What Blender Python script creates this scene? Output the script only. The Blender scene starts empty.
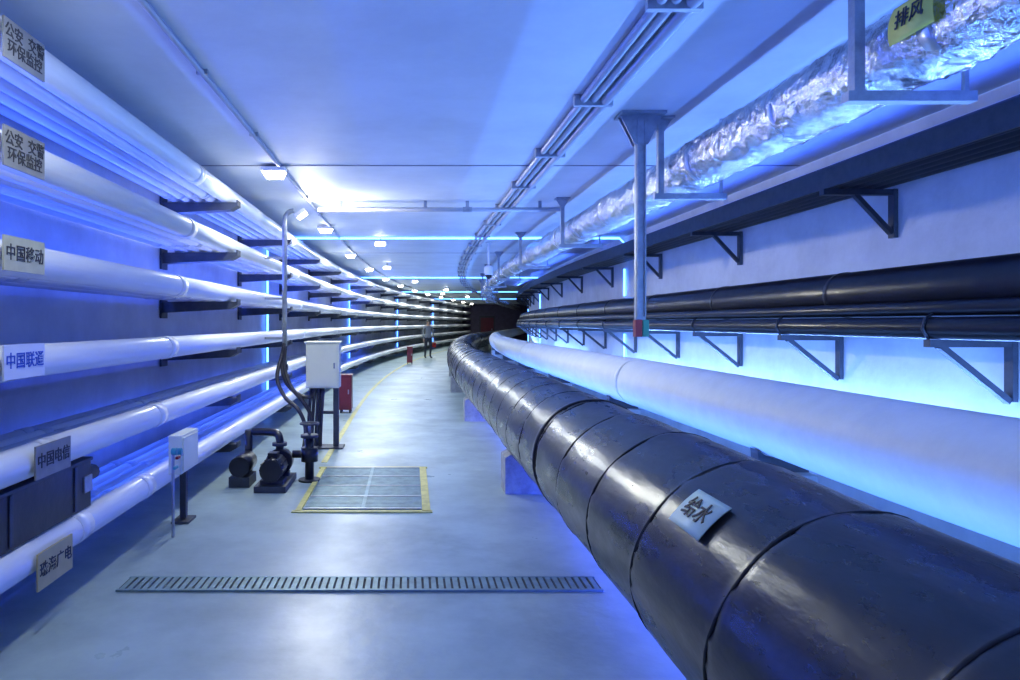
import bpy, math, random
from mathutils import Vector, Matrix, noise
random.seed(4)
scene = bpy.context.scene
scene.view_settings.view_transform = 'Standard'
scene.view_settings.look = 'None'
scene.view_settings.exposure = 0.05

H = 3.2          # ceiling height
WL, WR = -2.7, 4.0
S0, S1 = -6.0, 58.0
def sh(s):
    if s <= 12: return 0.0
    if s <= 40: return (s-12)**2/250.0
    return 28**2/250.0 + (s-40)*(56/250.0)

# ------------------------------------------------------------ materials
def mat(name, col, rough=0.5, metal=0.0, var=0.0, vscale=3.0, bump=0.0, bscale=20.0, col2=None,
        emis=None, estr=0.0, stretch=None, spec=0.5, rvar=0.0, bdist=.02):
    m = bpy.data.materials.new(name); m.use_nodes = True
    nt = m.node_tree; N = nt.nodes; L = nt.links
    b = N['Principled BSDF']
    b.inputs['Base Color'].default_value = (*col, 1)
    b.inputs['Roughness'].default_value = rough
    b.inputs['Metallic'].default_value = metal
    b.inputs['Specular IOR Level'].default_value = spec
    tc = N.new('ShaderNodeTexCoord'); mp = N.new('ShaderNodeMapping')
    if stretch: mp.inputs['Scale'].default_value = stretch
    L.new(tc.outputs['Object'], mp.inputs['Vector'])
    if var > 0 or col2:
        n = N.new('ShaderNodeTexNoise'); n.inputs['Scale'].default_value = vscale
        n.inputs['Detail'].default_value = 6; n.inputs['Roughness'].default_value = 0.65
        L.new(mp.outputs['Vector'], n.inputs['Vector'])
        r = N.new('ShaderNodeValToRGB')
        c2 = col2 if col2 else tuple(max(0, c*(1-var)) for c in col)
        r.color_ramp.elements[0].position = 0.35; r.color_ramp.elements[0].color = (*c2, 1)
        r.color_ramp.elements[1].position = 0.62; r.color_ramp.elements[1].color = (*col, 1)
        L.new(n.outputs['Fac'], r.inputs['Fac']); L.new(r.outputs['Color'], b.inputs['Base Color'])
        if rvar:
            mr = N.new('ShaderNodeMapRange'); mr.inputs['To Min'].default_value=rough+rvar; mr.inputs['To Max'].default_value=max(.05,rough-rvar)
            mr.inputs['From Min'].default_value=.3; mr.inputs['From Max'].default_value=.7
            L.new(n.outputs['Fac'], mr.inputs['Value']); L.new(mr.outputs['Result'], b.inputs['Roughness'])
    if bump > 0:
        n2 = N.new('ShaderNodeTexNoise'); n2.inputs['Scale'].default_value = bscale
        n2.inputs['Detail'].default_value = 5
        L.new(mp.outputs['Vector'], n2.inputs['Vector'])
        bp = N.new('ShaderNodeBump'); bp.inputs['Strength'].default_value = bump
        bp.inputs['Distance'].default_value = bdist
        L.new(n2.outputs['Fac'], bp.inputs['Height']); L.new(bp.outputs['Normal'], b.inputs['Normal'])
    if emis:
        b.inputs['Emission Color'].default_value = (*emis, 1)
        b.inputs['Emission Strength'].default_value = estr
    return m

M = {}
M['ceil'] = mat('painted_ceiling', (.66,.70,.74), .6, var=.14, vscale=1.0, bump=.15, bscale=8)
M['wall'] = mat('painted_wall', (.70,.73,.78), .6, var=.20, vscale=1.5, bump=.2, bscale=10)
M['floor'] = mat('epoxy_floor', (.42,.53,.52), .34, col2=(.27,.35,.36), vscale=1.1, bump=.12, bscale=14, rvar=.08)
M['pvc'] = mat('white_pvc', (.85,.86,.86), .25, var=.10, vscale=2, stretch=(4,.4,4))
M['pvc2'] = mat('aged_pvc', (.62,.65,.68), .35, var=.2, vscale=3, stretch=(5,.3,5))
M['jacket'] = mat('white_pipe_jacket', (.88,.92,.90), .5, var=.07, vscale=5, bump=.2, bscale=6)
M['black'] = mat('black_wrap', (.019,.020,.023), .29, col2=(.010,.010,.013), vscale=5, bump=.45, bscale=4.5, stretch=(1,.35,1), spec=.6, rvar=.07, bdist=.03)
M['seam'] = mat('wrap_seam', (.008,.008,.010), .45, var=.2)
M['band'] = mat('wrap_band', (.03,.03,.036), .34, bump=.3, bscale=9)
M['blackpipe'] = mat('black_pipe', (.020,.020,.026), .28, var=.3, bump=.25, bscale=6)
M['cable'] = mat('black_cable', (.025,.025,.035), .45, var=.3)
M['foil'] = mat('aluminium_foil', (.88,.88,.86), .2, metal=1.0, var=.3, vscale=9, bump=1.0, bscale=13, bdist=.04)
M['foilband'] = mat('foil_tape', (.75,.77,.8), .3, metal=1.0, bump=.5, bscale=20)
M['galv'] = mat('galvanised_steel', (.40,.43,.46), .42, metal=.7, var=.25, vscale=14)
M['steel'] = mat('painted_dark_steel', (.07,.08,.10), .5, metal=.3, var=.3, vscale=10)
M['conduit'] = mat('grey_conduit', (.46,.48,.51), .4, metal=.3, var=.15)
M['conc'] = mat('concrete', (.40,.42,.43), .8, var=.35, vscale=8, bump=.4, bscale=30)
M['yellow'] = mat('yellow_paint', (.72,.66,.20), .5, var=.3, vscale=12)
M['grate'] = mat('grate_steel', (.24,.36,.38), .5, metal=.4, var=.3, vscale=10)
M['pit'] = mat('dark_pit', (.05,.06,.07), .8, var=.3)
M['joint'] = mat('ceiling_joint', (.30,.31,.38), .8, var=.3)
M['cabinet'] = mat('cabinet_enamel', (.80,.80,.60), .4, var=.06)
M['red'] = mat('red_enamel', (.40,.03,.03), .4, var=.2)
M['dkred'] = mat('dark_red_enamel', (.16,.015,.03), .4, var=.2)
M['green'] = mat('green_paint', (.05,.35,.2), .4, var=.2)
M['teal'] = mat('teal_paint', (.05,.35,.42), .4, var=.2)
M['housing'] = mat('lamp_housing', (.8,.8,.82), .4, var=.05)
M['lampglass'] = mat('lamp_glass', (1,1,1), .4, var=.02, emis=(1.0,.97,.86), estr=24)
M['led'] = mat('blue_led', (.2,.4,1), .4, var=.02, emis=(.07,.24,1.0), estr=9)
M['sign_grey'] = mat('sign_grey', (.26,.26,.24), .5, var=.15, vscale=15)
M['sign_cream'] = mat('sign_cream', (.58,.56,.36), .5, var=.1, vscale=15)
M['sign_white'] = mat('sign_white', (.8,.82,.86), .5, var=.05)
M['sign_tan'] = mat('sign_tan', (.52,.43,.20), .5, var=.1, vscale=15)
M['ink'] = mat('dark_ink', (.03,.03,.035), .6, var=.1)
M['inkblue'] = mat('blue_ink', (.03,.10,.5), .6, var=.1)
M['tag'] = mat('white_tag', (.62,.78,.64), .5, var=.05)
M['tagy'] = mat('yellow_tag', (.85,.76,.12), .5, var=.05)
M['door'] = mat('end_wall_paint', (.12,.10,.18), .6, var=.3)
M['skin'] = mat('skin', (.55,.36,.27), .5, var=.08)
M['shirt'] = mat('grey_shirt', (.22,.24,.28), .8, var=.1, vscale=20)
M['trousers'] = mat('dark_trousers', (.03,.035,.06), .8, var=.2, vscale=20)
M['hair'] = mat('black_hair', (.01,.01,.012), .5, var=.2)
M['shoe'] = mat('shoe', (.02,.02,.02), .5, var=.2)

# ------------------------------------------------------------ mesh builder
import bmesh
class MB:
    def __init__(s): s.v=[]; s.f=[]; s.mi=[]; s.mats=[]; s.sm=[]
    def m(s, key):
        if key not in s.mats: s.mats.append(key)
        return s.mats.index(key)
    def box(s, c, d, key, rot=None):
        i=len(s.v); k=s.m(key)
        for x in (-.5,.5):
            for y in (-.5,.5):
                for z in (-.5,.5):
                    p=Vector((x*d[0],y*d[1],z*d[2]))
                    if rot is not None: p=rot@p
                    s.v.append(p+Vector(c))
        for f in ((0,1,3,2),(4,6,7,5),(0,4,5,1),(2,3,7,6),(0,2,6,4),(1,5,7,3)):
            s.f.append([i+a for a in f]); s.mi.append(k); s.sm.append(False)
    def beam(s, a, b, w, h, key):
        a=Vector(a); b=Vector(b); d=b-a
        q=d.to_track_quat('Y','Z').to_matrix()
        s.box((a+b)/2,(w,d.length,h),key,q)
    def prism(s, poly, axis_vec, key):
        i=len(s.v); n=len(poly); k=s.m(key); av=Vector(axis_vec)
        for p in poly: s.v.append(Vector(p))
        for p in poly: s.v.append(Vector(p)+av)
        s.f.append([i+a for a in range(n)][::-1]); s.f.append([i+n+a for a in range(n)])
        s.mi += [k,k]; s.sm += [False,False]
        for a in range(n):
            b=(a+1)%n
            s.f.append([i+a,i+b,i+n+b,i+n+a]); s.mi.append(k); s.sm.append(False)
    def tube(s, pts, r, key, seg=16, cap=True, rfn=None):
        i=len(s.v); k=s.m(key); pts=[Vector(p) for p in pts]; n=len(pts)
        prev=None
        for j,p in enumerate(pts):
            t=(pts[min(j+1,n-1)]-pts[max(j-1,0)]).normalized()
            if prev is None:
                ref=Vector((0,0,1)) if abs(t.z)<.9 else Vector((1,0,0))
                u=ref.cross(t).normalized()
            else:
                u=(prev-t*prev.dot(t)).normalized()
            w=t.cross(u); prev=u
            rr=r[j] if isinstance(r,(list,tuple)) else r
            for a in range(seg):
                th=2*math.pi*a/seg
                q=rr if rfn is None else rfn(p,th,rr)
                s.v.append(p+u*math.cos(th)*q+w*math.sin(th)*q)
        for j in range(n-1):
            for a in range(seg):
                b=(a+1)%seg
                s.f.append([i+j*seg+a,i+j*seg+b,i+(j+1)*seg+b,i+(j+1)*seg+a]); s.mi.append(k); s.sm.append(True)
        if cap:
            s.f.append([i+a for a in range(seg)][::-1]); s.f.append([i+(n-1)*seg+a for a in range(seg)])
            s.mi += [k,k]; s.sm += [False,False]
    def build(s, name, parent=None, bevel=0):
        me=bpy.data.meshes.new(name); me.from_pydata([tuple(p) for p in s.v],[],s.f)
        for k in s.mats: me.materials.append(M[k])
        me.polygons.foreach_set('material_index', s.mi)
        me.polygons.foreach_set('use_smooth', s.sm)
        me.update()
        bm=bmesh.new(); bm.from_mesh(me); bmesh.ops.recalc_face_normals(bm, faces=bm.faces); bm.to_mesh(me); bm.free()
        o=bpy.data.objects.new(name, me); scene.collection.objects.link(o)
        if parent: o.parent=parent
        if bevel:
            md=o.modifiers.new('bevel','BEVEL'); md.width=bevel; md.segments=2; md.limit_method='ANGLE'
        return o
def frange(a,b,st):
    n=max(1,int(math.ceil((b-a)/st))); return [a+(b-a)*i/n for i in range(n+1)]
def path(X,h,a=S0+.05,b=S1-.25,st=1.0):
    ss=frange(a,b,st) if b<=12.01 else (([a,12.0] if a<12 and st>=1 else frange(a,min(b,12),st) if a<12 else [])+frange(max(a,12),b,st)[1 if a<12 else 0:])
    return [(X+sh(s),s,h) for s in ss]
def strip(mb,x0,x1,h0,h1,a,b,key,st=1.0):
    i=len(mb.v); k=mb.m(key); ss=frange(a,b,st); n=len(ss)
    for s in ss:
        d=sh(s)
        for (x,h) in ((x0,h0),(x1,h0),(x1,h1),(x0,h1)): mb.v.append(Vector((x+d,s,h)))
    for j in range(n-1):
        for a_ in range(4):
            b_=(a_+1)%4
            mb.f.append([i+j*4+a_,i+j*4+b_,i+(j+1)*4+b_,i+(j+1)*4+a_]); mb.mi.append(k); mb.sm.append(False)
    mb.f.append([i,i+1,i+2,i+3]); mb.f.append([i+(n-1)*4+q for q in range(4)]); mb.mi+=[k,k]; mb.sm+=[False,False]

# ------------------------------------------------------------ room shell
m=MB(); strip(m,WL-.25,WR+.25,-.2,0,S0,S1,'floor'); m.build('floor')
m=MB(); strip(m,WL-.25,WR+.25,H,H+.2,S0,S1,'ceil'); m.build('ceiling')
m=MB(); strip(m,WL-.25,WL,0,H,S0,S1,'wall'); m.build('wall_left')
m=MB(); strip(m,WR,WR+.25,0,H,S0,S1,'wall'); m.build('wall_right')
m=MB(); m.box(((WL+WR)/2,S0-.1,H/2),(WR-WL+.5,.2,H),'wall'); m.build('wall_near')
m=MB(); m.box(((WL+WR)/2+sh(S1),S1+.1,H/2),(WR-WL+.5,.2,H),'door'); m.build('wall_far')
m=MB()
dx=sh(S1)
m.box((dx-.6,S1-.04,1.1),(1.3,.06,2.2),'steel'); m.box((dx-.6,S1-.08,1.05),(1.1,.04,2.0),'dkred')
m.box((dx-.2,S1-.12,1.05),(.06,.06,.16),'galv')
m.build('door_1')
m=MB()
for s in (6.9,15.5,24,33):
    m.box((.65+sh(s),s,H-.004),(6.6,.02,.006),'joint')
m.build('trim_1')

# ------------------------------------------------------------ left conduit rack
LV=[2.99,2.45,1.92,1.40,.88,.38]
for li,h in enumerate(LV):
    m=MB()
    m.tube(path(-2.0,h),.088,'pvc',20)
    for j,x in enumerate((-2.155,-2.285,-2.415,-2.545)):
        m.tube(path(x,h-.03),.055,'pvc' if j%2==0 else 'pvc2',12)
    for s in (2.2+li*.37, 6.3-li*.25, 11.5+li*.3, 17, 23):
        m.tube([(-2.0+sh(s-.07),s-.07,h),(-2.0+sh(s+.07),s+.07,h)],.093,'pvc',20)
        s2=s+.8
        for x in (-2.155,-2.285,-2.415,-2.545):
            m.tube([(x+sh(s2),s2-.05,h-.03),(x+sh(s2),s2+.05,h-.03)],.061,'pvc2',12)
    m.build('conduit_pipe_bank')
spos=[-3.5,.8]+[7.4+3.3*i for i in range(15)]
for s in spos:
    m=MB(); d=sh(s)
    for h in LV:
        t=h-.089; w=.14
        poly=[(WL+.012+d,s-w/2,t),(-1.86+d,s-w/2,t),(-1.86+d,s-w/2,t-.035),(-1.94+d,s-w/2,t-.08),(WL+.012+d,s-w/2,t-.12)]
        m.prism(poly,(0,w,0),'steel')
        m.box((-1.866+d,s,t+.012),(.012,w,.03),'steel')
        m.box((WL+.02+d,s,t-.06),(.02,.18,.24),'steel')
    m.build('cantilever_pipe_rack')

# ------------------------------------------------------------ signs
def text(body,size,matk,mw,parent,name='lettering',ext=.0015,off=.008):
    c=bpy.data.curves.new(name,'FONT'); c.body=body; c.size=size; c.align_x='CENTER'; c.align_y='CENTER'
    c.extrude=ext; c.materials.append(M[matk]); c.offset=size*off
    o=bpy.data.objects.new(name,c); scene.collection.objects.link(o)
    o.matrix_world=mw
    if parent: o.parent=parent
    return o
LR=Matrix(((0,0,1,0),(1,0,0,0),(0,1,0,0),(0,0,0,1)))
signs=[(0,'公安  交警\n环保监控','sign_grey','ink',.075,3.33,-.055,.19),(1,'公安  交警\n环保监控','sign_grey','ink',.075,3.33,-.02,.19),
       (2,'中国移动','sign_cream','ink',.082,3.33,.01,.165),(3,'中国联通','sign_white','inkblue',.082,3.33,.015,.165),
       (4,'中国电信','sign_grey','ink',.082,3.60,.01,.17),(5,'珠海广电','sign_tan','ink',.082,3.62,-.05,.19)]
for li,body,sk,ik,sz,s,dh,hh in signs:
    h=LV[li]
    m=MB(); m.box((0,0,0),(.01,.35,hh),sk)
    m.box((-.009,-.12,0),(.008,.012,.14),'galv'); m.box((-.009,.12,0),(.008,.012,.14),'galv')
    o=m.build('operator_sign'); o.location=(-1.888,s,h+dh)
    t=text(body,sz,ik,Matrix.Translation((.006,0,.0))@LR,None); t.parent=o

# ------------------------------------------------------------ black insulated main
BX,BH,BR=1.25,.665,.405
m=MB()
PIT=.66
def warp(y,th): return .17*math.sin(th+.6)+.05*noise.noise(Vector((y*.7,math.cos(th),math.sin(th))))
def rb(p,th,r):
    v=r+ .011*noise.noise(Vector((math.cos(th)*1.4,math.sin(th)*1.4,p.y*.7)))+.005*noise.noise(Vector((math.cos(th)*4,math.sin(th)*4,p.y*2.2)))
    ph=p.y/PIT+warp(p.y,th)
    return v+.010*(ph-math.floor(ph))
m.tube(path(BX,BH,S0+.05,12,.028)+path(BX,BH,12.5,S1-.25,.5),BR,'black',64,rfn=rb)
k0=int(math.ceil(S0/PIT))+2
for k in range(k0,int(22/PIT)):
    pts=[]
    for a in range(49):
        th=2*math.pi*a/48
        y=PIT*(k-warp(k*PIT,th))
        rr=BR+.006+.011*noise.noise(Vector((math.cos(th)*1.4,math.sin(th)*1.4,y*.7)))
        pts.append((BX+sh(y)-math.cos(th)*rr,y,BH+math.sin(th)*rr))
    m.tube(pts,.0065,'seam',6,cap=False)
for s in (-3,4.6,13,21.5,33):
    m.tube([(BX+sh(s),s,BH),(BX+sh(s+.07),s+.07,BH)],BR+.013,'band',48)
m.build('black_insulated_main_pipe')
for s in (-2.8,1.9,6.5,11.2,15.8,20.4,25,29.6,34.2,38.8):
    m=MB(); d=sh(s); w=.36
    prof=[(BX-w+d,s-.15,0),(BX+w+d,s-.15,0),(BX+w+d,s-.15,.34)]
    for a in range(9):
        th=-math.pi/2+ (.80-1.6*a/8)
        prof.append((BX+d+math.cos(th)*(BR+.02),s-.15,BH+math.sin(th)*(BR+.02)))
    prof.append((BX-w+d,s-.15,.34))
    m.prism(prof,(0,.3,0),'conc')
    m.build('concrete_pipe_saddle')

# white main
WX,WH,Wr=2.5,.95,.255
m=MB()
def rw(p,th,r): return r+.006*noise.noise(Vector((math.cos(th)*1.5,math.sin(th)*1.5,p.y*.8)))
m.tube(path(WX,WH,S0+.05,12,.2)+path(WX,WH,12.5,S1-.25,.5),Wr,'jacket',40,rfn=rw)
for s in (-3,7.4,14,21,28):
    m.tube([(WX+sh(s),s,WH),(WX+sh(s+.09),s+.09,WH)],Wr+.005,'jacket',40)
m.build('white_insulated_pipe')
for s in (-2,1.2,4.6,8.0,11.4,14.8,18.2,21.6,25,29,33,37):
    m=MB(); d=sh(s)
    m.box((WX+d,s,.30),(.34,.30,.60),'conc')
    prof=[(WX-.17+d,s-.05,.60),(WX+.17+d,s-.05,.60),(WX+.17+d,s-.05,.72)]
    for a in range(7):
        th=-math.pi/2+(.72-1.44*a/6); prof.append((WX+d+math.cos(th)*(Wr+.01),s-.05,WH+math.sin(th)*(Wr+.01)))
    prof.append((WX-.17+d,s-.05,.72))
    m.prism(prof,(0,.1,0),'steel')
    m.build('concrete_pipe_pier')

def curved_tag(name,cx,ch,r,th0,th1,s0,s1,key,body=None,sz=.085,skew=0):
    m=MB(); k=m.m(key); n=8
    for a in range(n+1):
        th=th0+(th1-th0)*a/n
        for rr in (r,r+.004):
            for s in (s0,s1): m.v.append(Vector((cx+math.cos(th)*rr,s+skew*(a/n-.5),ch+math.sin(th)*rr)))
    for a in range(n):
        b=a*4; c=b+4
        for f in ((b,b+1,c+1,c),(b+2,c+2,c+3,b+3),(b,c,c+2,b+2),(b+1,b+3,c+3,c+1)):
            m.f.append(list(f)); m.mi.append(k); m.sm.append(True)
    for b in (0,n*4): m.f.append([b,b+1,b+3,b+2]); m.mi.append(k); m.sm.append(False)
    o=m.build(name)
    if body:
        th=(th0+th1)/2
        nrm=Vector((math.cos(th),0,math.sin(th))); xa=Vector((0,1,0)) 
        up=nrm.cross(xa)
        if up.z<0: xa=-xa; up=nrm.cross(xa)
        mw=Matrix.Identity(4)
        for i in range(3): mw[i][0]=xa[i]; mw[i][1]=up[i]; mw[i][2]=nrm[i]
        p=nrm*(r+.007)
        mw.translation=Vector((cx+p.x,(s0+s1)/2,ch+p.z))
        t=text(body,sz,'ink',mw,None); t.parent=o
    return o
curved_tag('pipe_label_tag',BX,BH,BR+.018,math.radians(124),math.radians(144),2.14,2.38,'tag','给水')

# ------------------------------------------------------------ silver duct
DX,DH,DR=2.18,2.80,.165
m=MB()
def rd(p,th,r):
    c,s_=math.cos(th),math.sin(th)
    return r+.018*noise.noise(Vector((c*1.8,s_*1.8,p.y*3)))+.024*abs(noise.noise(Vector((c*4,s_*4,p.y*9))))+.015*abs(noise.noise(Vector((c*9+3,s_*9,p.y*22))))
m.tube(path(DX,DH,S0+.05,9,.025)+path(DX,DH,9.05,12,.08)+path(DX,DH,12.4,S1-.25,.3),DR,'foil',48,rfn=rd)
for s in frange(-4.2,30,1.15):
    m.tube([(DX+sh(s),s,DH),(DX+sh(s),s+.06,DH)],DR+.014,'foilband',36)
m.build('foil_wrapped_duct')
curved_tag('duct_label_tag',DX,DH,DR+.03,math.radians(150),math.radians(196),2.58,2.82,'tagy','排风',.08)

HX=1.95
for s in (-1.5,2.97,5.3,8.7,12,15.3,18.6,22,25.5,29,33):
    m=MB(); d=sh(s)
    m.box((HX+d,s,H-.010),(.18,.14,.016),'galv')
    m.box((HX+d,s,(H+2.58)/2),(.045,.045,H-2.60),'galv')
    m.box((2.18+d,s,2.585),(.56,.05,.045),'galv')
    m.box((2.425+d,s,(H+2.6)/2),(.02,.02,H-2.62),'galv')
    m.prism([(HX-.09+d,s-.01,H-.01),(HX+.09+d,s-.01,H-.01),(HX+.02+d,s-.01,H-.12),(HX-.02+d,s-.01,H-.12)],(0,.02,0),'galv')
    m.build('duct_hanger_bracket')
m=MB(); px,ps=1.76,5.2
m.box((px,ps,H-.012),(.34,.2,.02),'galv')
for o_ in (-.03,.03):
    m.prism([(px-.16,ps+o_,H-.02),(px+.16,ps+o_,H-.02),(px+.05,ps+o_,H-.24),(px-.05,ps+o_,H-.24)],(0,.012,0),'galv')
m.box((px,ps,(H+1.6)/2),(.075,.045,H-1.64),'galv')
m.box((px-.028,ps-.028,(H+1.6)/2),(.012,.02,H-1.7),'galv'); m.box((px+.028,ps-.028,(H+1.6)/2),(.012,.02,H-1.7),'galv')
m.box((px-.02,ps,1.56),(.05,.06,.13),'red'); m.box((px+.035,ps,1.56),(.045,.06,.13),'green')
m.build('ceiling_drop_post')

# ------------------------------------------------------------ right wall shelves
m=MB()
for x in (3.47,3.58,3.69,3.80,3.90): m.tube(path(x,2.755),.05,'cable',12)
for x in (3.50,3.66,3.82): m.tube(path(x,2.855),.055,'cable',12)
strip(m,3.40,3.42,2.70,2.86,S0+.05,S1-.25,'steel')
m.build('upper_cable_bundle')
m=MB()
for x,r in ((3.48,.075),(3.65,.075),(3.82,.075)): m.tube(path(x,1.492+r),r,'blackpipe',18)
m.tube(path(3.74,1.49+.16+.19),.19,'blackpipe',32)
m.tube(path(3.50,1.49+.16+.05),.05,'blackpipe',14)
for s in frange(-3,30,2.3): m.tube([(3.74+sh(s),s,1.84),(3.74+sh(s),s+.05,1.84)],.195,'band',32)
m.build('black_wall_pipe_bundle')
for s in [-.2,2.9,5.6,8.2,10.8,13.4,16,18.6,21.2,23.8,26.4,29,31.6,34.2]:
    m=MB(); d=sh(s)
    m.box((3.69+d,s,2.675),(.60,.06,.045),'steel'); m.box((WR-.022+d,s,2.5),(.035,.07,.40),'steel')
    m.beam((3.66+d,s,2.66),(WR-.04+d,s,2.34),.045,.035,'steel')
    m.build('upper_wall_bracket')
for s in [.8,2.65,4.5,6.3,8.2,10.1,12,13.9,15.8,17.7,19.6,21.5,23.4,25.3,27.2,29.1,31,33]:
    m=MB(); d=sh(s)
    m.box((3.70+d,s,1.465),(.56,.06,.05),'steel'); m.box((WR-.022+d,s,1.30),(.035,.07,.44),'steel')
    m.beam((3.50+d,s,1.45),(WR-.04+d,s,1.08),.05,.04,'steel')
    m.tube([(3.43+d,s,1.49),(3.39+d,s,1.56),(3.41+d,s,1.63),(3.46+d,s,1.66)],.010,'steel',6)
    m.build('lower_wall_bracket')

# ------------------------------------------------------------ ceiling conduits
m=MB()
m.tube(path(1.37,3.155),.036,'conduit',10); m.tube(path(1.285,3.165),.026,'conduit',8); m.tube(path(1.215,3.165),.026,'conduit',8)
for s in frange(-4,34,1.5): m.box((1.285+sh(s),s,H-.042),(.27,.04,.076),'galv')
m.build('ceiling_conduit_run')
m=MB(); m.tube(path(-1.31,3.176),.018,'conduit',8)
for s in frange(-4.2,34,1.45): m.box((-1.31+sh(s),s,3.182),(.07,.025,.03),'galv')
m.build('lighting_conduit')
m=MB(); z=8.9
m.tube([(-1.2,z,3.085),(2.0,z,3.085)],.028,'conduit',10)
for x in (-.9,.2,.75,1.7): m.box((x,z,3.145),(.04,.03,.10),'galv')
m.box((.75,z,3.085),(.12,.06,.06),'galv')
m.build('cross_conduit')

# ------------------------------------------------------------ lamps
def area(name,parent,loc,size,sy,power,col,dirv,spin=None):
    l=bpy.data.lights.new(name,'AREA'); l.shape='RECTANGLE'; l.size=size; l.size_y=sy; l.energy=power; l.color=col
    o=bpy.data.objects.new(name,l); scene.collection.objects.link(o)
    zc=-Vector(dirv).normalized(); xc=Vector(spin or (1,0,0)); xc=(xc-zc*xc.dot(zc)).normalized(); yc=zc.cross(xc)
    mw=Matrix.Identity(4)
    for i in range(3): mw[i][0]=xc[i]; mw[i][1]=yc[i]; mw[i][2]=zc[i]
    mw.translation=Vector(loc); o.matrix_world=mw; o.parent=parent
    return o
LC=(.88,.97,1.0)
for s,pw in ((-5.6,5),(-1.4,8),(2.75,14),(6.9,30),(11.1,56),(15.3,68),(19.4,70),(23.6,70),(27.8,66),(32,60),(36.2,54),(40.4,44),(44.9,34),(49.5,26),(54,18)):
    m=MB(); d=sh(s)
    m.box((-1.38+d,s,H-.05),(.24,.16,.04),'housing')
    m.prism([(-1.49+d,s-.07,H-.07),(-1.27+d,s-.07,H-.07),(-1.30+d,s-.05,H-.125),(-1.46+d,s-.05,H-.125)],(0,.13,0),'lampglass')
    o=m.build('ceiling_bulkhead_lamp')
    area('lamp_glow',o,(-1.38+d,s,H-.14),.2,.12,pw,LC,(0,0,-1))
m=MB()
pole=[(-1.64,8.9,1.05),(-1.64,8.9,2.95)]+[(-1.64+.12*(1-math.cos(a)),8.9,2.95+.12*math.sin(a)) for a in (.4,.8,1.2,1.57)]
m.tube(pole,.032,'galv',10)
m.box((-1.64,8.9,1.02),(.08,.08,.08),'steel')
for h in (1.40,1.92,2.45): m.box((-1.783,8.9,h),(.235,.03,.03),'galv')
q=Matrix.Rotation(math.radians(-35),3,'Y')
m.box((-1.43,8.9,3.03),(.15,.16,.05),'housing',q); m.box((-1.405,8.9,3.00),(.12,.13,.02),'lampglass',q)
o=m.build('pole_floodlight')
area('flood_glow',o,(-1.36,8.86,2.98),.13,.12,55,(1,.99,.86),(.75,-.1,-.25),(0,1,0))
p=bpy.data.lights.new('spill','POINT'); p.energy=11; p.color=(1,.98,.78); p.shadow_soft_size=.05
po=bpy.data.objects.new('spill',p); scene.collection.objects.link(po); po.location=(-1.1,8.8,2.98); po.parent=o
for (x,s) in ((-.55,12.6),(-.75,18.0),(-.4,24),(.3,30),(-.3,34),(.5,38)):
    m=MB(); d=sh(s)
    m.tube([(x+d,s,H-.002),(x+d,s,H-.1)],.015,'galv',8)
    m.box((x+d,s,H-.14),(.20,.10,.08),'housing'); m.box((x+d,s-.055,H-.145),(.17,.02,.06),'lampglass')
    m.build('ceiling_spotlight')

for s in (12.6,23.6,34.4,44.5):
    m=MB(); d=sh(s); e=.03
    m.tube([(WL+e+.03+d,s,.25),(WL+e+.03+d,s,H-.12),(WL+.12+d,s,H-.03),(WR-.12+d,s,H-.03),(WR-e+d,s,H-.12),(WR-e+d,s,2.93)],.018,'led',8)
    m.tube([(WR-e+d,s,2.6),(WR-e+d,s,2.1)],.018,'led',8)
    m.tube([(WR-e+d,s,1.4),(WR-e+d,s,.3)],.018,'led',8)
    m.build('led_light_hoop')

def leds(X,h,dirv,wpm,col,segs):
    for a,b in segs:
        ps_=Vector((X+sh(a),a,h)); pe=Vector((X+sh(b),b,h)); dv=Vector(dirv).normalized()
        m=MB(); m.beam(ps_-dv*.02,pe-dv*.02,.025,.025,'housing')
        o=m.build('led_strip_light')
        area('led_glow',o,(ps_+pe)/2,(pe-ps_).length,.02,wpm*(b-a),col,dirv,pe-ps_)
BLUE=(.03,.10,1.0); BLU2=(.15,.34,1.0)
seg=[(-5,12),(12.2,20),(20.2,29)]
leds(-2.64,2.53,(1,0,.3),7,BLUE,seg)
leds(-2.64,2.00,(1,0,-.1),7.5,BLUE,seg)
leds(-2.64,.74,(1,0,.0),5.5,BLUE,seg)
leds(3.88,.72,(-.45,0,1),25,BLU2,seg)
leds(1.95,.06,(.25,0,1),12,(.08,.24,1.0),[(-2,6.3),(6.7,12),(12.2,20),(20.2,29)])
leds(1.50,.05,(-1,0,.02),11,(.02,.06,1.0),[(2.2,6.2),(6.8,10.9)])
leds(3.60,2.96,(-.6,0,.8),5,(.05,.14,1.0),seg)  # added blue fill uplight above the upper tray, brightens the ceiling

# ------------------------------------------------------------ floor features
m=MB(); x0,x1,a,b=-.95,.14,5.75,7.5
for (c,dm) in ((((x0+x1)/2,a,.006),(x1-x0+.1,.05,.012)),(((x0+x1)/2,b,.006),(x1-x0+.1,.05,.012)),((x0,(a+b)/2,.006),(.05,b-a,.012)),((x1,(a+b)/2,.006),(.07,b-a,.012))):
    m.box(c,dm,'yellow')
m.box(((x0+x1)/2,(a+b)/2,.003),(x1-x0-.08,b-a-.08,.006),'pit')
for s in frange(a+.06,b-.06,.045): m.box(((x0+x1)/2,s,.010),(x1-x0-.08,.034,.012),'grate')
for s in frange(a+.06,b-.06,.42): m.box(((x0+x1)/2,s,.013),(x1-x0-.08,.03,.014),'galv')
m.box(((x0+x1)/2,(a+b)/2,.012),(.03,b-a-.08,.014),'grate')
m.build('floor_grate_hatch')
m=MB()
m.box((-.3,4.15,.003),(2.9,.18,.006),'pit')
for x in frange(-1.72,1.12,.045): m.box((x,4.15,.009),(.030,.18,.010),'grate')
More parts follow.
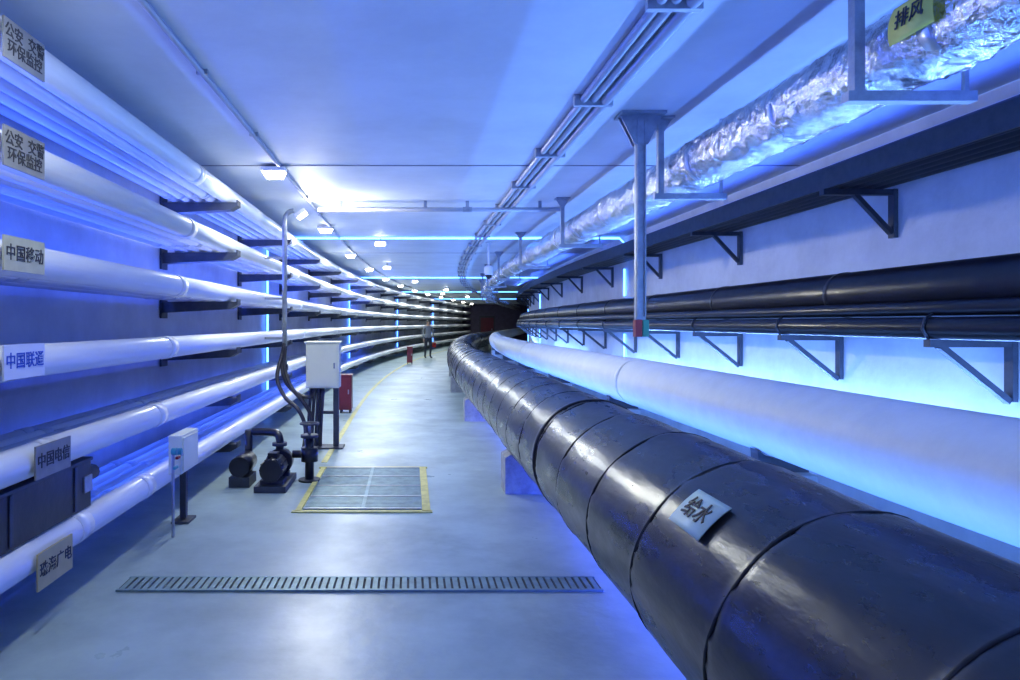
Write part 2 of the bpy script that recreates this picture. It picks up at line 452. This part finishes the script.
m.box((-.3,4.05,.009),(2.9,.02,.012),'grate'); m.box((-.3,4.25,.009),(2.9,.02,.012),'grate')
m.build('drain_channel_grate')
m=MB()
strip(m,-1.02,-.95,0.0,.004,7.8,40,'yellow'); 
m.build('floor_marking_line')

# ------------------------------------------------------------ left foreground gear
m=MB(); m.box((-2.22,3.35,.615),(.5,1.7,.28),'blackpipe')
m.box((-2.22,3.35,.765),(.52,1.72,.02),'steel')
m.box((-1.965,4.15,.62),(.012,.10,.10),'galv')
for s in (2.7,3.35,4.0): m.box((-1.966,s,.62),(.01,.03,.26),'steel')
m.tube([(-2.1,4.2,.62),(-2.1,4.5,.62)],.05,'cable',12); m.tube([(-2.3,4.2,.62),(-2.3,4.6,.62)],.05,'cable',12)
m.build('cable_joint_box',bevel=.006)

def smooth(pts,n=8):
    P=[Vector(p) for p in pts]; out=[]
    for i in range(len(P)-1):
        p0=P[max(i-1,0)];p1=P[i];p2=P[i+1];p3=P[min(i+2,len(P)-1)]
        for k in range(n):
            t=k/n
            out.append(.5*((2*p1)+(-p0+p2)*t+(2*p0-5*p1+4*p2-p3)*t*t+(-p0+3*p1-3*p2+p3)*t**3))
    out.append(P[-1]); return out
m=MB(); cx,cs=-1.11,8.75
m.box((cx,cs,1.06),(.42,.26,.57),'cabinet')
m.box((cx,cs-.137,1.06),(.38,.012,.53),'cabinet')
m.box((cx+.15,cs-.15,1.06),(.02,.02,.07),'galv')
m.box((cx,cs,1.355),(.46,.30,.02),'cabinet')
m.box((cx+.16,cs,.39),(.07,.07,.78),'steel'); m.box((cx-.06,cs+.05,.39),(.06,.06,.78),'steel')
m.box((cx+.05,cs,.01),(.42,.28,.02),'steel'); m.box((cx+.05,cs,.45),(.22,.03,.04),'steel')
for i,(x,y) in enumerate(((-.16,-.05),(-.11,-.05),(-.06,-.06),(0,-.06))):
    m.tube([(cx+x,cs+y,.78),(cx+x,cs+y,.72),(cx+x-.02,cs+y-.02,.4),(cx+x-.03,cs+y-.05,.03)],.022,'cable',8)
o=m.build('junction_cabinet',bevel=.004)
m=MB()
m.tube(smooth([(-1.64,8.9,1.35),(-1.66,8.82,1.1),(-1.60,8.75,.85),(-1.42,8.7,.68),(-1.27,8.7,.66),(-1.20,8.7,.76)]),.028,'cable',8)
m.tube(smooth([(-1.62,8.85,1.3),(-1.63,8.8,1.05),(-1.52,8.7,.78),(-1.36,8.65,.60),(-1.25,8.6,.4),(-1.24,8.5,.05)]),.026,'cable',8)
m.tube(smooth([(-1.66,8.85,1.2),(-1.70,8.7,.9),(-1.58,8.6,.66),(-1.40,8.5,.52),(-1.30,8.45,.3),(-1.3,8.3,.04)]),.026,'cable',8)
m.build('flexible_cable_loom')
m=MB(); cx,cs=-1.32,6.7
m.box((cx,cs,.03),(.30,.62,.06),'steel')
m.tube([(cx,cs-.28,.2),(cx,cs+.05,.2)],.105,'blackpipe',20)
for a in range(12):
    th=2*math.pi*a/12; m.box((cx+math.cos(th)*.108,cs-.11,.2+math.sin(th)*.108),(.012,.28,.012),'blackpipe',Matrix.Rotation(-th,3,'Y'))
m.tube([(cx,cs+.05,.2),(cx,cs+.12,.2)],.06,'steel',14)
m.tube([(cx,cs+.12,.2),(cx,cs+.26,.2)],.13,'blackpipe',20)
m.box((cx,cs-.12,.07),(.22,.2,.06),'steel'); m.box((cx,cs+.19,.07),(.2,.1,.06),'steel')
m.tube(smooth([(cx,cs+.19,.32),(cx,cs+.19,.42),(cx-.06,cs+.24,.48),(cx-.3,cs+.3,.48)]),.04,'blackpipe',12)
m.tube([(cx,cs+.19,.36),(cx,cs+.19,.39)],.075,'steel',16)
m.box((cx,cs-.12,.32),(.09,.12,.06),'blackpipe')
cx2=cx-.34
m.tube([(cx2,cs-.1,.2),(cx2,cs+.25,.2)],.10,'blackpipe',18); m.box((cx2,cs+.05,.05),(.2,.3,.10),'steel')
m.tube([(cx2,cs+.3,.0),(cx2,cs+.3,.5)],.04,'blackpipe',12)
m.build('drain_pump')
m=MB(); cx,cs=-1.02,6.9
m.tube([(cx,cs,0),(cx,cs,.02)],.11,'steel',18); m.tube([(cx,cs,0.0),(cx,cs,.45)],.045,'blackpipe',14)
m.tube([(cx,cs,.2),(cx,cs,.34)],.085,'blackpipe',16); m.tube([(cx,cs,.44),(cx,cs,.47)],.09,'steel',16)
m.tube([(cx,cs,.47),(cx,cs,.58)],.015,'galv',8)
m.tube([(cx+.09*math.cos(t*math.pi/10),cs+.09*math.sin(t*math.pi/10),.58) for t in range(21)],.011,'steel',6)
m.tube([(cx-.09,cs,.58),(cx+.09,cs,.58)],.008,'steel',6)
m.tube([(cx,cs,.27),(cx-.17,cs,.27)],.04,'blackpipe',12)
m.build('gate_valve')
m=MB(); cx,cs=-1.83,5.5
m.box((cx,cs,.57),(.10,.42,.30),'cabinet'); m.box((cx,cs,.23),(.05,.05,.40),'steel'); m.box((cx,cs,.01),(.14,.2,.02),'steel')
m.box((cx+.055,cs,.57),(.01,.36,.26),'cabinet')
m.tube([(cx+.06,cs-.42,.0),(cx+.06,cs-.42,.62)],.012,'galv',8)
m.tube([(cx+.06,cs-.42,.58),(cx+.06,cs-.20,.58)],.011,'galv',8)
m.tube([(cx+.05,cs-.42,.64),(cx+.09,cs-.42,.64)],.026,'teal',14)
m.tube([(cx+.05,cs-.31,.62),(cx+.09,cs-.31,.62)],.026,'teal',14)
m.box((cx+.08,cs-.37,.585),(.02,.06,.02),'red'); m.box((cx+.08,cs-.42,.52),(.02,.07,.02),'teal')
m.build('instrument_cabinet',bevel=.003)
for X,s in ((-1.15,12.2),(-.85,26.5)):
    m=MB(); d=sh(s)
    m.box((X+d,s,.36),(.22,.30,.60),'dkred'); m.box((X+d,s,.67),(.24,.32,.025),'dkred'); m.box((X+d,s-.155,.36),(.17,.012,.5),'dkred')
    m.box((X+.06+d,s-.17,.38),(.02,.02,.08),'galv')
    for a in (-.08,.08):
        for b in (-.11,.11): m.box((X+a+d,s+b,.03),(.03,.03,.06),'steel')
    m.build('fire_extinguisher_cabinet',bevel=.004)
m=MB(); X,s=1.55,13.5; d=sh(s)
m.tube([(X+d,s,H-.03),(X+d,s,2.72)],.02,'housing',10); m.tube([(X+d,s,H-.03),(X+d,s,H-.002)],.06,'housing',14)
m.tube([(X+d,s,2.74),(X+d,s,2.70),(X+d,s,2.60),(X+d,s,2.55)],[.05,.09,.09,.07],'housing',16)
m.tube([(X+d,s,2.55),(X+d,s,2.50),(X+d,s,2.47)],[.07,.05,.02],'blackpipe',16)
m.build('dome_cctv_camera')

# ------------------------------------------------------------ person
def skinned(name,nodes,edges,root,sub=2):
    me=bpy.data.meshes.new(name); me.from_pydata([n[0] for n in nodes],edges,[])
    o=bpy.data.objects.new(name,me); scene.collection.objects.link(o)
    sk=o.modifiers.new('skin','SKIN'); sk.use_smooth_shade=True
    for i,n in enumerate(nodes):
        r=n[1]; me.skin_vertices[0].data[i].radius=(r,r) if not isinstance(r,tuple) else r
    for i in range(len(nodes)): me.skin_vertices[0].data[i].use_root=(i==root)
    ss=o.modifiers.new('sub','SUBSURF'); ss.levels=sub; ss.render_levels=sub
    dg=bpy.context.evaluated_depsgraph_get()
    m2=bpy.data.meshes.new_from_object(o.evaluated_get(dg))
    o.modifiers.clear(); o.data=m2
    for p in m2.polygons: p.use_smooth=True
    return o
P=bpy.data.objects.new('standing_worker',None); scene.collection.objects.link(P)
nodes=[((0,0,.93),(.15,.105)),((0,0,1.10),(.135,.10)),((0,-.01,1.28),(.165,.11)),((0,0,1.42),(.12,.08)),((0,-.005,1.56),.055),
 ((.19,0,1.40),.062),((.25,.02,1.13),.047),((.23,-.10,.90),.034),((-.19,0,1.40),.062),((-.25,.02,1.13),.047),((-.25,-.06,.88),.034),
 ((.10,0,.85),.092),((.115,-.03,.50),.066),((.12,.03,.10),.042),((-.10,0,.85),.092),((-.12,-.01,.50),.066),((-.13,.06,.10),.042),
 ((.125,-.02,.045),.042),((.135,-.15,.035),.034),((-.135,.02,.045),.042),((-.15,-.11,.035),.034)]
ed=[(0,1),(1,2),(2,3),(3,4),(3,5),(5,6),(6,7),(3,8),(8,9),(9,10),(0,11),(11,12),(12,13),(0,14),(14,15),(15,16),(13,17),(17,18),(16,19),(19,20)]
bo=skinned('body',nodes,ed,0)
for k in ('shirt','trousers','skin','shoe'): bo.data.materials.append(M[k])
# straight hem: level the vertices nearest the waist line
for v in bo.data.vertices:
    if abs(v.co.x)<.205 and .915<v.co.z<.965: v.co.z=.94
for p in bo.data.polygons:
    c=p.center
    if c.z<.09: p.material_index=3
    elif c.z<.94 and abs(c.x)<.205: p.material_index=1
    elif c.z>1.475: p.material_index=2
    elif c.z<.90: p.material_index=2
    else: p.material_index=0
bo.parent=P
def ell(name,r,seg=24):
    me=bpy.data.meshes.new(name); bm=bmesh.new(); bmesh.ops.create_uvsphere(bm,u_segments=seg,v_segments=seg//2+4,radius=1)
    for v in bm.verts: v.co=Vector((v.co.x*r[0],v.co.y*r[1],v.co.z*r[2]))
    return me,bm
me,bm=ell('head',(.076,.095,.118))
for v in bm.verts:
    if v.co.z<-.03: v.co.x*=1-.25*min(1,(-v.co.z-.03)/.08); v.co.y-=.012*min(1,(-v.co.z-.03)/.08)
    if abs(v.co.x)<.02 and -.045<v.co.z<.0 and v.co.y<-.07: v.co.y-=.02
    if .018<abs(v.co.x)<.045 and -.005<v.co.z<.02 and v.co.y<-.06: v.co.y+=.008
bm.to_mesh(me); bm.free(); me.materials.append(M['skin'])
for p in me.polygons: p.use_smooth=True
hd=bpy.data.objects.new('head',me); scene.collection.objects.link(hd); hd.location=(0,-.015,1.60); hd.parent=P
me,bm=ell('hair',(.084,.103,.122))
bmesh.ops.delete(bm,geom=[v for v in bm.verts if v.co.z<.045-(v.co.y+.1)*.75],context='VERTS')
bm.to_mesh(me); bm.free(); me.materials.append(M['hair'])
for p in me.polygons: p.use_smooth=True
hr=bpy.data.objects.new('hair',me); scene.collection.objects.link(hr); hr.location=(0,-.008,1.61); hr.parent=P
mf=MB()
for sx in (-1,1):
    mf.tube([(sx*.030-.012,-.100,1.603),(sx*.030+.012,-.100,1.603)],.006,'hair',8)
    mf.tube([(sx*.076,-.01,1.57),(sx*.082,-.005,1.60),(sx*.078,-.01,1.625)],[.008,.014,.009],'skin',8)
mf.tube([(-.022,-.103,1.535),(.022,-.103,1.535)],.005,'dkred',8)
mf.build('face_features',P)
for sx,wx,wy,wz in ((1,.23,-.10,.90),(-1,-.25,-.06,.88)):
    nd=[((wx,wy,wz+.01),(.028,.022)),((wx,wy-.012,wz-.05),(.036,.018)),((wx,wy-.018,wz-.085),(.034,.015))]
    e=[(0,1),(1,2)]
    for k,(o_,l_) in enumerate(((-.030,.065),(-.010,.075),(.011,.070),(.030,.055))):
        b=len(nd); nd+= [((wx+.2*o_*sx,wy-.018+o_,wz-.09),.009),((wx-.008*sx,wy-.022+o_,wz-.09-l_*.55),.0085),((wx-.02*sx,wy-.03+o_,wz-.09-l_),.007)]
        e+=[(2,b),(b,b+1),(b+1,b+2)]
    b=len(nd); nd+=[((wx-.012*sx,wy-.045,wz-.055),.010),((wx-.02*sx,wy-.062,wz-.09),.009)]; e+=[(1,b),(b,b+1)]
    h_=skinned('hand',nd,e,0,1); h_.data.materials.append(M['skin']); h_.parent=P
mf=MB(); mf.box((.24,-.13,.60),(.10,.26,.22),'red'); mf.tube(smooth([(.24,-.22,.71),(.235,-.20,.79),(.23,-.13,.81),(.235,-.06,.79),(.24,-.04,.71)]),.010,'ink',6)
mf.build('tool_bag',P,bevel=.02)
P.location=(-.62+sh(31),31,0)
P.rotation_euler=(0,0,math.radians(20))

# ------------------------------------------------------------ world & camera
w=bpy.data.worlds.new('world'); scene.world=w; w.use_nodes=True
w.node_tree.nodes['Background'].inputs['Color'].default_value=(.02,.03,.10,1)
w.node_tree.nodes['Background'].inputs['Strength'].default_value=.5
cd=bpy.data.cameras.new('camera'); cam=bpy.data.objects.new('camera',cd); scene.collection.objects.link(cam)
cam.location=(0,0,1.6); cam.rotation_euler=(math.radians(90),0,0)
cd.sensor_width=36; cd.lens=24; cd.shift_x=100/1020; cd.shift_y=-17/1020; cd.clip_end=200
scene.camera=cam
